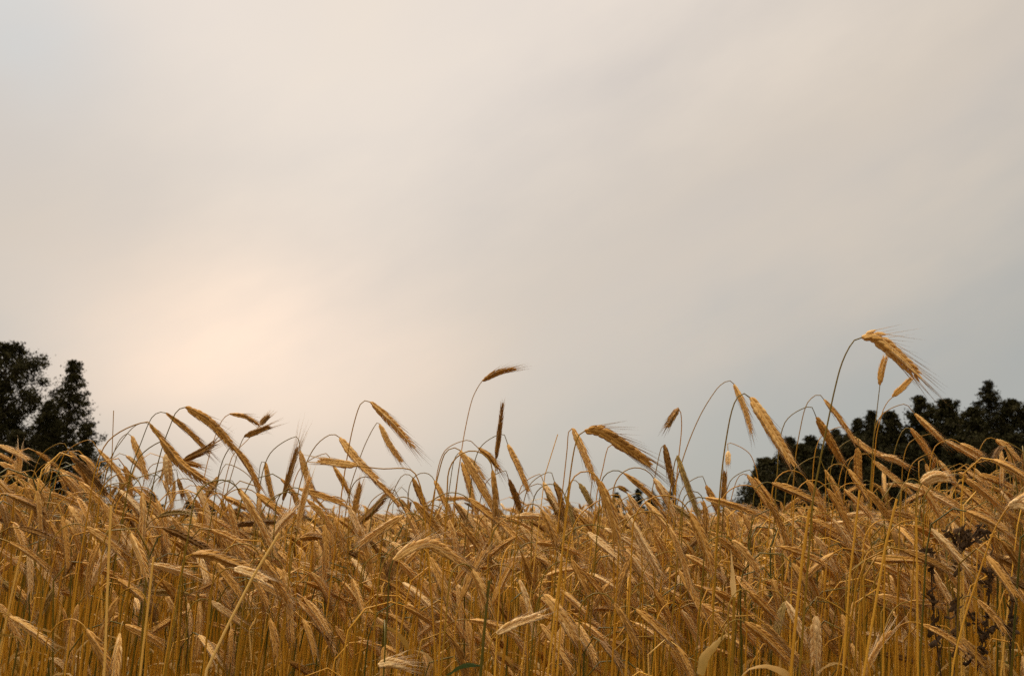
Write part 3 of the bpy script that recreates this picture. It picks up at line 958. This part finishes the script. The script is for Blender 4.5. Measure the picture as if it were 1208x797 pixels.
# ------------------------------------------------------------------ leafy plants at the bottom
def bent_blade(label, pts, d, width, mat, tint, stem_pts, side):
    P = resample([unproject(x, y, d) + np.array((0, .012 * i, 0)) for i, (x, y) in enumerate(pts)], 16)
    S = [P[0]] + [unproject(x, y, d) for x, y in stem_pts]
    S = resample(ground_stem(S), 16)
    base = S[0].copy()
    root = empty('grass_plant', base, label, 'grass plant')
    v, q = tube(S, .0016, 6)
    Geo().add(v, q, None, .3).build('stem', [M_STEM], root, origin=base)
    v, q = blade(P, width, side, .5, 1.6)
    v = v + np.random.default_rng(5).normal(0, width * .05, v.shape)
    Geo().add(v, q, None, tint).build('blade', [mat], root, origin=base)


bent_blade('dark green grass leaf lying level at the bottom centre', [(526, 796), (540, 789), (552, 787), (566, 790)], 1.24, .008, M_GREEN, .45, [(522, 803), (520, 815)], (.1, .5, .9))
bent_blade('broad yellow olive leaf bent over near the bottom right', [(826, 796), (834, 776), (846, 766), (857, 757), (868, 752)], 1.24, .010, M_LEAF, .38, [(824, 803), (822, 815)], (0, 1, .3))
bent_blade('thick yellow leaf standing upright in the right crop', [(866, 704), (867, 685), (868, 665), (869, 648)], 1.32, .006, M_LEAF, .75, [(865, 740), (864, 797)], (0, 1, 0))


# ------------------------------------------------------------------ dead black weeds on the right
def weed_px(u, v):
    return 1068 + u / 4.046, 600 + v / 4.046


def dead_weed(label, d, stems, leaves, heads, seed):
    rg = np.random.default_rng(seed)
    main = [unproject(*weed_px(*p), d) for p in stems[0]]
    S0 = resample(ground_stem(main), 24)
    base = S0[0].copy()
    root = empty('dead_weed', base, label, 'dead weed', 'dead black weeds in the rye')
    g = Geo()
    v, q = tube(S0, np.linspace(.0022, .0010, 24), 6)
    g.add(v, q, None, .4)
    for st in stems[1:]:
        v, q = tube(resample([unproject(*weed_px(*p), d + .01 * i) for i, p in enumerate(st)], 12), np.linspace(.0011, .0017, 12), 5)
        g.add(v, q, None, .35)
    g.build('stem', [M_DARK], root, origin=base)
    def curl(items):                           # curled, shrivelled leaves
      for (u, v_, ln, ang) in items:
        c = unproject(*weed_px(u, v_), d - .008)
        L = ln / 4.046 / FPX * d
        a = R(ang)
        dirv = np.array((math.cos(a), rg.uniform(-.4, .4), math.sin(a)))
        sidev = unit(np.cross(dirv, (0, 1, 0)))
        tt = np.linspace(0, 1, 9)
        P = c + dirv * ((tt - .5) * L)[:, None] + sidev * (np.sin(tt * 5 + rg.uniform(0, 3)) * L * .14)[:, None]
        vv, qq = blade(P, L * rg.uniform(.14, .3), (rg.uniform(-.5, .5), 1, rg.uniform(-.5, .5)), .7, rg.uniform(-2.5, 2.5))
        vv = vv + rg.normal(0, L * .03, vv.shape)
        Geo().add(vv, qq, None, rg.uniform(.2, .6)).build('leaf', [M_DARK], root, origin=base)
    for st in stems:                           # small shrivelled leaves all along the stems
        pts = resample([(u_, v_, 0) for u_, v_ in st], 40)
        for _ in range(12 if st is stems[0] else 5):
            u_, v_, _z = pts[rg.integers(0, 26)]
            leaves = leaves + [(u_ + rg.normal(0, 9), v_ + rg.normal(0, 6), rg.uniform(28, 80), rg.uniform(0, 180))]
    curl(leaves)
    for (u, v_, r) in heads:                   # seed heads: a knob of small bracts
        c = unproject(*weed_px(u, v_), d)
        rr = r / 4.046 / FPX * d
        h = Geo()
        for _ in range(60):
            n = unit(rg.normal(0, 1, 3))
            p = c + n * rr * .35
            vv, qq = tube(np.array([p, p + n * rr * .5, p + n * rr * rg.uniform(.7, 1.3)]), np.array((.2, .17, .02)) * rr * rg.uniform(.6, 1.2), 4)
            h.add(vv, qq, None, rg.uniform(.2, .7))
        h.build('seed_head', [M_DARK], root, origin=base)


dead_weed('tall black weed with curled leaves right of the long ears', 1.45,
          [[(262, 175), (248, 240), (252, 330), (245, 470), (240, 640), (230, 797)], [(210, 110), (235, 165), (248, 230)], [(300, 110), (285, 150), (262, 190)],
           [(365, 70), (330, 120), (275, 195)], [(268, 95), (262, 140), (258, 190)], [(395, 110), (350, 140), (290, 180)]],
          [(205, 100, 60, 70), (222, 128, 50, 140), (265, 100, 34, 20), (298, 128, 60, 60), (275, 178, 80, 35), (285, 160, 60, 80), (358, 72, 50, 30), (385, 72, 40, 70),
           (395, 112, 46, 10), (245, 232, 70, 80), (190, 100, 34, 10), (240, 170, 40, 60), (262, 200, 60, 50), (228, 450, 90, 75), (238, 650, 110, 85), (245, 570, 70, 100)],
          [(266, 98, 12), (300, 112, 14), (300, 165, 14)], 3)
dead_weed('black weed with one broad shrivelled leaf, left of the tall one', 1.5,
          [[(118, 200), (122, 290), (130, 420), (140, 560), (160, 720), (170, 797)], [(75, 212), (100, 222), (122, 250)]],
          [(108, 205, 85, 15), (118, 222, 60, 70), (78, 210, 40, 0), (140, 240, 44, 150), (138, 540, 120, 80), (152, 610, 110, 70), (130, 500, 60, 95), (160, 660, 80, 105)],
          [(120, 195, 10)], 4)
dead_weed('dry weed with two round black seed heads at the right edge', 1.5,
          [[(515, 415), (508, 470), (500, 540), (505, 640), (500, 797)], [(513, 515), (507, 560), (504, 620)]],
          [(506, 450, 40, 80), (512, 600, 50, 75)],
          [(516, 420, 19), (512, 517, 15)], 5)
dead_weed('dry weed with several small black heads beside the leaning straw', 1.55,
          [[(390, 512), (384, 560), (370, 640), (350, 720), (330, 797)], [(440, 556), (410, 575), (382, 620)], [(330, 500), (345, 560), (368, 640)], [(405, 295), (400, 400), (390, 510)], [(345, 275), (375, 290), (403, 330)]],
          [(384, 540, 46, 75), (315, 690, 70, 40), (345, 270, 34, 160), (372, 285, 40, 150), (405, 320, 50, 80), (412, 195, 50, 80), (300, 725, 60, 20)],
          [(390, 508, 15), (383, 547, 13), (344, 567, 10), (438, 557, 11), (330, 500, 11), (350, 393, 7), (411, 296, 13), (302, 550, 9)], 6)


# ------------------------------------------------------------------ trees
def tree(name, label, px, top, d, width, base_frac, kind, seed, nbr=60, per=90, leaf=.2, group=None, profile=None, lean=0.0):
    """trunk with limbs, and a crown of many small leaf faces clustered along the limbs"""
    rg = np.random.default_rng(seed)
    tip = unproject(px, top, d)
    H = tip[2]
    w = width / FPX * d * .5
    base = np.array((tip[0] - lean * H, d, -.05))
    root = empty(name, base, label, 'tree', group)
    tr = Geo()
    zz = np.linspace(0, 1, 10)
    trunk = np.stack([base[0] + lean * H * zz**1.5 + .012 * H * np.sin(zz * 5 + seed), base[1] + .01 * H * np.sin(zz * 4 + 2 * seed), base[2] + (H - .1) * zz], 1)
    v, q = tube(trunk, (H * .011) * (1 - zz * .93) + .015, 8)
    tr.add(v, q, None, .4)
    if profile is None:
        profile = (lambda u: (1 - u) ** .95 + .02) if kind == 'pine' else (lambda u: (1 - u) ** .58)
    C, S = [], []
    for i in range(nbr):
        u = ((i + rg.uniform(.1, .9)) / nbr) ** (.85 if kind == 'pine' else 1.0)
        h = (base_frac + (1 - base_frac) * u) * H
        r = max(w * profile(u) * rg.uniform(.5, 1.3), .15)
        az = i * 2.4 + rg.uniform(-.5, .5)
        p0 = np.array([np.interp(h, trunk[:, 2], trunk[:, k]) for k in range(3)])
        up = rg.uniform(-.05, .3) if kind == 'pine' else rg.uniform(.35, .8)
        p0[2] -= r * up * .6
        e = p0 + np.array((math.cos(az) * r, math.sin(az) * r, r * up))
        m = (p0 + e) / 2 + np.array((0, 0, (.08 if kind == 'pine' else .12) * r))
        B = resample([p0, m, e], 6)
        v, q = tube(B, np.linspace(.02 + .012 * r, .008, 6), 4)
        tr.add(v, q, None, .4)
        nc = 2 + int(r * 1.6)
        for k in range(nc):
            f = rg.uniform(.3, 1.02)
            c = p0 + (e - p0) * f + rg.normal(0, .10 * r + .06, 3) * np.array((1, 1, .6))
            C.append(c)
            S.append(((.13 + .10 * r) if kind == 'pine' else (.15 + .07 * r)) * rg.uniform(.5, 1.3) * (.7 if f > .85 else 1))
    tr.build('trunk', [M_BARK], root, origin=base)
    C, S = np.array(C), np.array(S)
    # leading shoot
    lead = np.stack([np.full(6, tip[0]), np.full(6, d), H - np.linspace(.02, .09, 6) * H * .6], 1) + rg.normal(0, .06, (6, 3))
    C, S = np.vstack([C, lead[::2]]), np.concatenate([S, np.full(3, .10)])
    n = per
    P = C[:, None] + rg.normal(0, 1, (len(C), n, 3)) * S[:, None, None] * np.array((1, 1, .55 if kind == 'pine' else .8))
    P = P.reshape(-1, 3)
    keep = P[:, 2] < H + rg.uniform(-.25, .15, len(P))
    P = P[keep]
    k = len(P)
    a = unit(rg.normal(0, 1, (k, 3)))
    b = unit(np.cross(a, unit(rg.normal(0, 1, (k, 3)))))
    sz = leaf * rg.uniform(.45, 1.1, k)
    el = .38 if kind == 'pine' else .62
    A, B = a * sz[:, None] * .5, b * (sz * el)[:, None] * .5
    V = np.stack([P - A, P + B * .9 - A * .1, P + A, P - B * .9 - A * .1], 1).reshape(-1, 3)
    Q = np.arange(k * 4).reshape(-1, 4)
    t = np.repeat(np.clip(rg.normal(.5, .22, len(C)), 0, 1), n)[keep]
    t = np.clip(t + rg.normal(0, .12, k), .02, .98)
    Geo().add(V, Q, None, np.repeat(t, 4)).build('crown', [M_FOL_P if kind == 'pine' else M_FOL_B], root, smooth=False, origin=base)


GB, GP, GF = 'birches at the left edge of the field', 'pines along the right edge of the field', 'far trees on the skyline'
tree('birch_tree', 'tallest dark birch at the left edge, two peaks on its crown', 12, 404, 80, 112, .10, 'birch', 1, 150, 52, .25, GB, lambda u: (.9 - .3 * u) if u < .88 else .63 * (1 - (u - .88) / .12 * .75))
tree('birch_tree', 'birch with a narrow loose top right of the tallest birch', 86, 424, 78, 92, .10, 'birch', 2, 110, 44, .23, GB, lambda u: .97 * (1 - u) ** .6)
tree('birch_tree', 'low round dense birch crown between the two taller ones', 58, 472, 76, 66, .08, 'birch', 3, 90, 130, .17, GB)
tree('bush', 'dark spreading bush under the narrow birch, reaching farthest right', 102, 500, 74, 56, .05, 'birch', 4, 60, 70, .2, GB)
tree('bush', 'dark broad bush filling the gap under the tallest birch', 22, 508, 72, 110, .03, 'birch', 5, 80, 130, .18, GB)

pines = [
    ('low dark bush ending the pines on their left', 905, 540, 100, 80, .05, 'birch'),
    ('small pine second from the left end of the wood', 932, 515, 100, 102, .08, 'pine'),
    ('bushy pine behind the hooked straw ear', 957, 514, 98, 133, .08, 'pine'),
    ('rounded pine just left of the tallest rye stem', 985, 506, 102, 124, .08, 'pine'),
    ('pine with a small pointed top under the largest ear', 1010, 493, 100, 93, .1, 'pine'),
    ('slim pine with twin tips below the largest ear', 1026, 484, 104, 99, .1, 'pine'),
    ('flat topped pine right of the twin tipped one', 1050, 485, 100, 96, .08, 'birch'),
    ('loose open crowned pine right of the largest ear', 1086, 467, 98, 85, .1, 'birch'),
    ('dense blunt pine between the open one and the tallest', 1117, 470, 100, 92, .08, 'birch'),
    ('tallest pine of the wood, pointed, near the right edge', 1166, 449, 100, 142, .1, 'pine'),
    ('broad pine shoulder on the left of the tallest pine', 1146, 480, 96, 110, .08, 'birch'),
    ('dark broad pine right of the tallest, near the picture edge', 1191, 471, 98, 96, .08, 'birch'),
    ('last dark pine cut by the right edge', 1214, 470, 100, 155, .08, 'pine'),
    ('low dark bush filling the foot of the pines, leftmost', 945, 524, 92, 126, .03, 'birch'),
    ('low dark bush under the pointed pine', 1005, 512, 90, 138, .03, 'birch'),
    ('wide dark bush under the flat topped pine', 1068, 524, 90, 149, .03, 'birch'),
    ('wide dark bush under the tallest pine', 1135, 514, 90, 161, .03, 'birch'),
    ('wide dark bush in the right corner of the wood', 1196, 512, 90, 138, .03, 'birch'),
]
for i, (lb, px, top, d, w, bf, kind) in enumerate(pines):
    nm = 'bush' if 'bush' in lb.split()[:4] else 'pine_tree'
    tree(nm, lb, px, top, d, w, bf, kind, 30 + i, 120 if kind == 'pine' else 100, 56, .30 if kind == 'pine' else .32, GP)
far = [
    ('dark pointed tree alone on the skyline right of centre', 727, 581, 230, 24, .05),
    ('round far tree on the skyline left of the paired bushes', 752, 576, 240, 30, .05),
    ('round far tree on the skyline right of its twin', 770, 579, 240, 26, .05),
    ('smaller far tree at the right of the skyline group', 791, 579, 250, 24, .05),
    ('very low far bush on the skyline under the olive ear', 656, 606, 260, 16, .05),
    ('far bush on the skyline right of the birches', 145, 578, 200, 44, .05),
    ('far bush on the skyline below the slim hooked ear', 178, 582, 210, 34, .05),
    ('dark far tree on the skyline under the long low ear', 224, 590, 210, 24, .05),
    ('low far bush on the skyline under the level brown ear', 246, 597, 220, 30, .05),
    ('lone far bush on the skyline below the long pair', 281, 599, 220, 20, .05),
]
for i, (lb, px, top, d, w, bf) in enumerate(far):
    tree('bush' if 'bush' in lb else 'far_tree', lb, px, top, d, w, bf, 'birch', 60 + i, 30, 50, .45, GF)
print('stalks', len(STALKS), 'traced', NT)
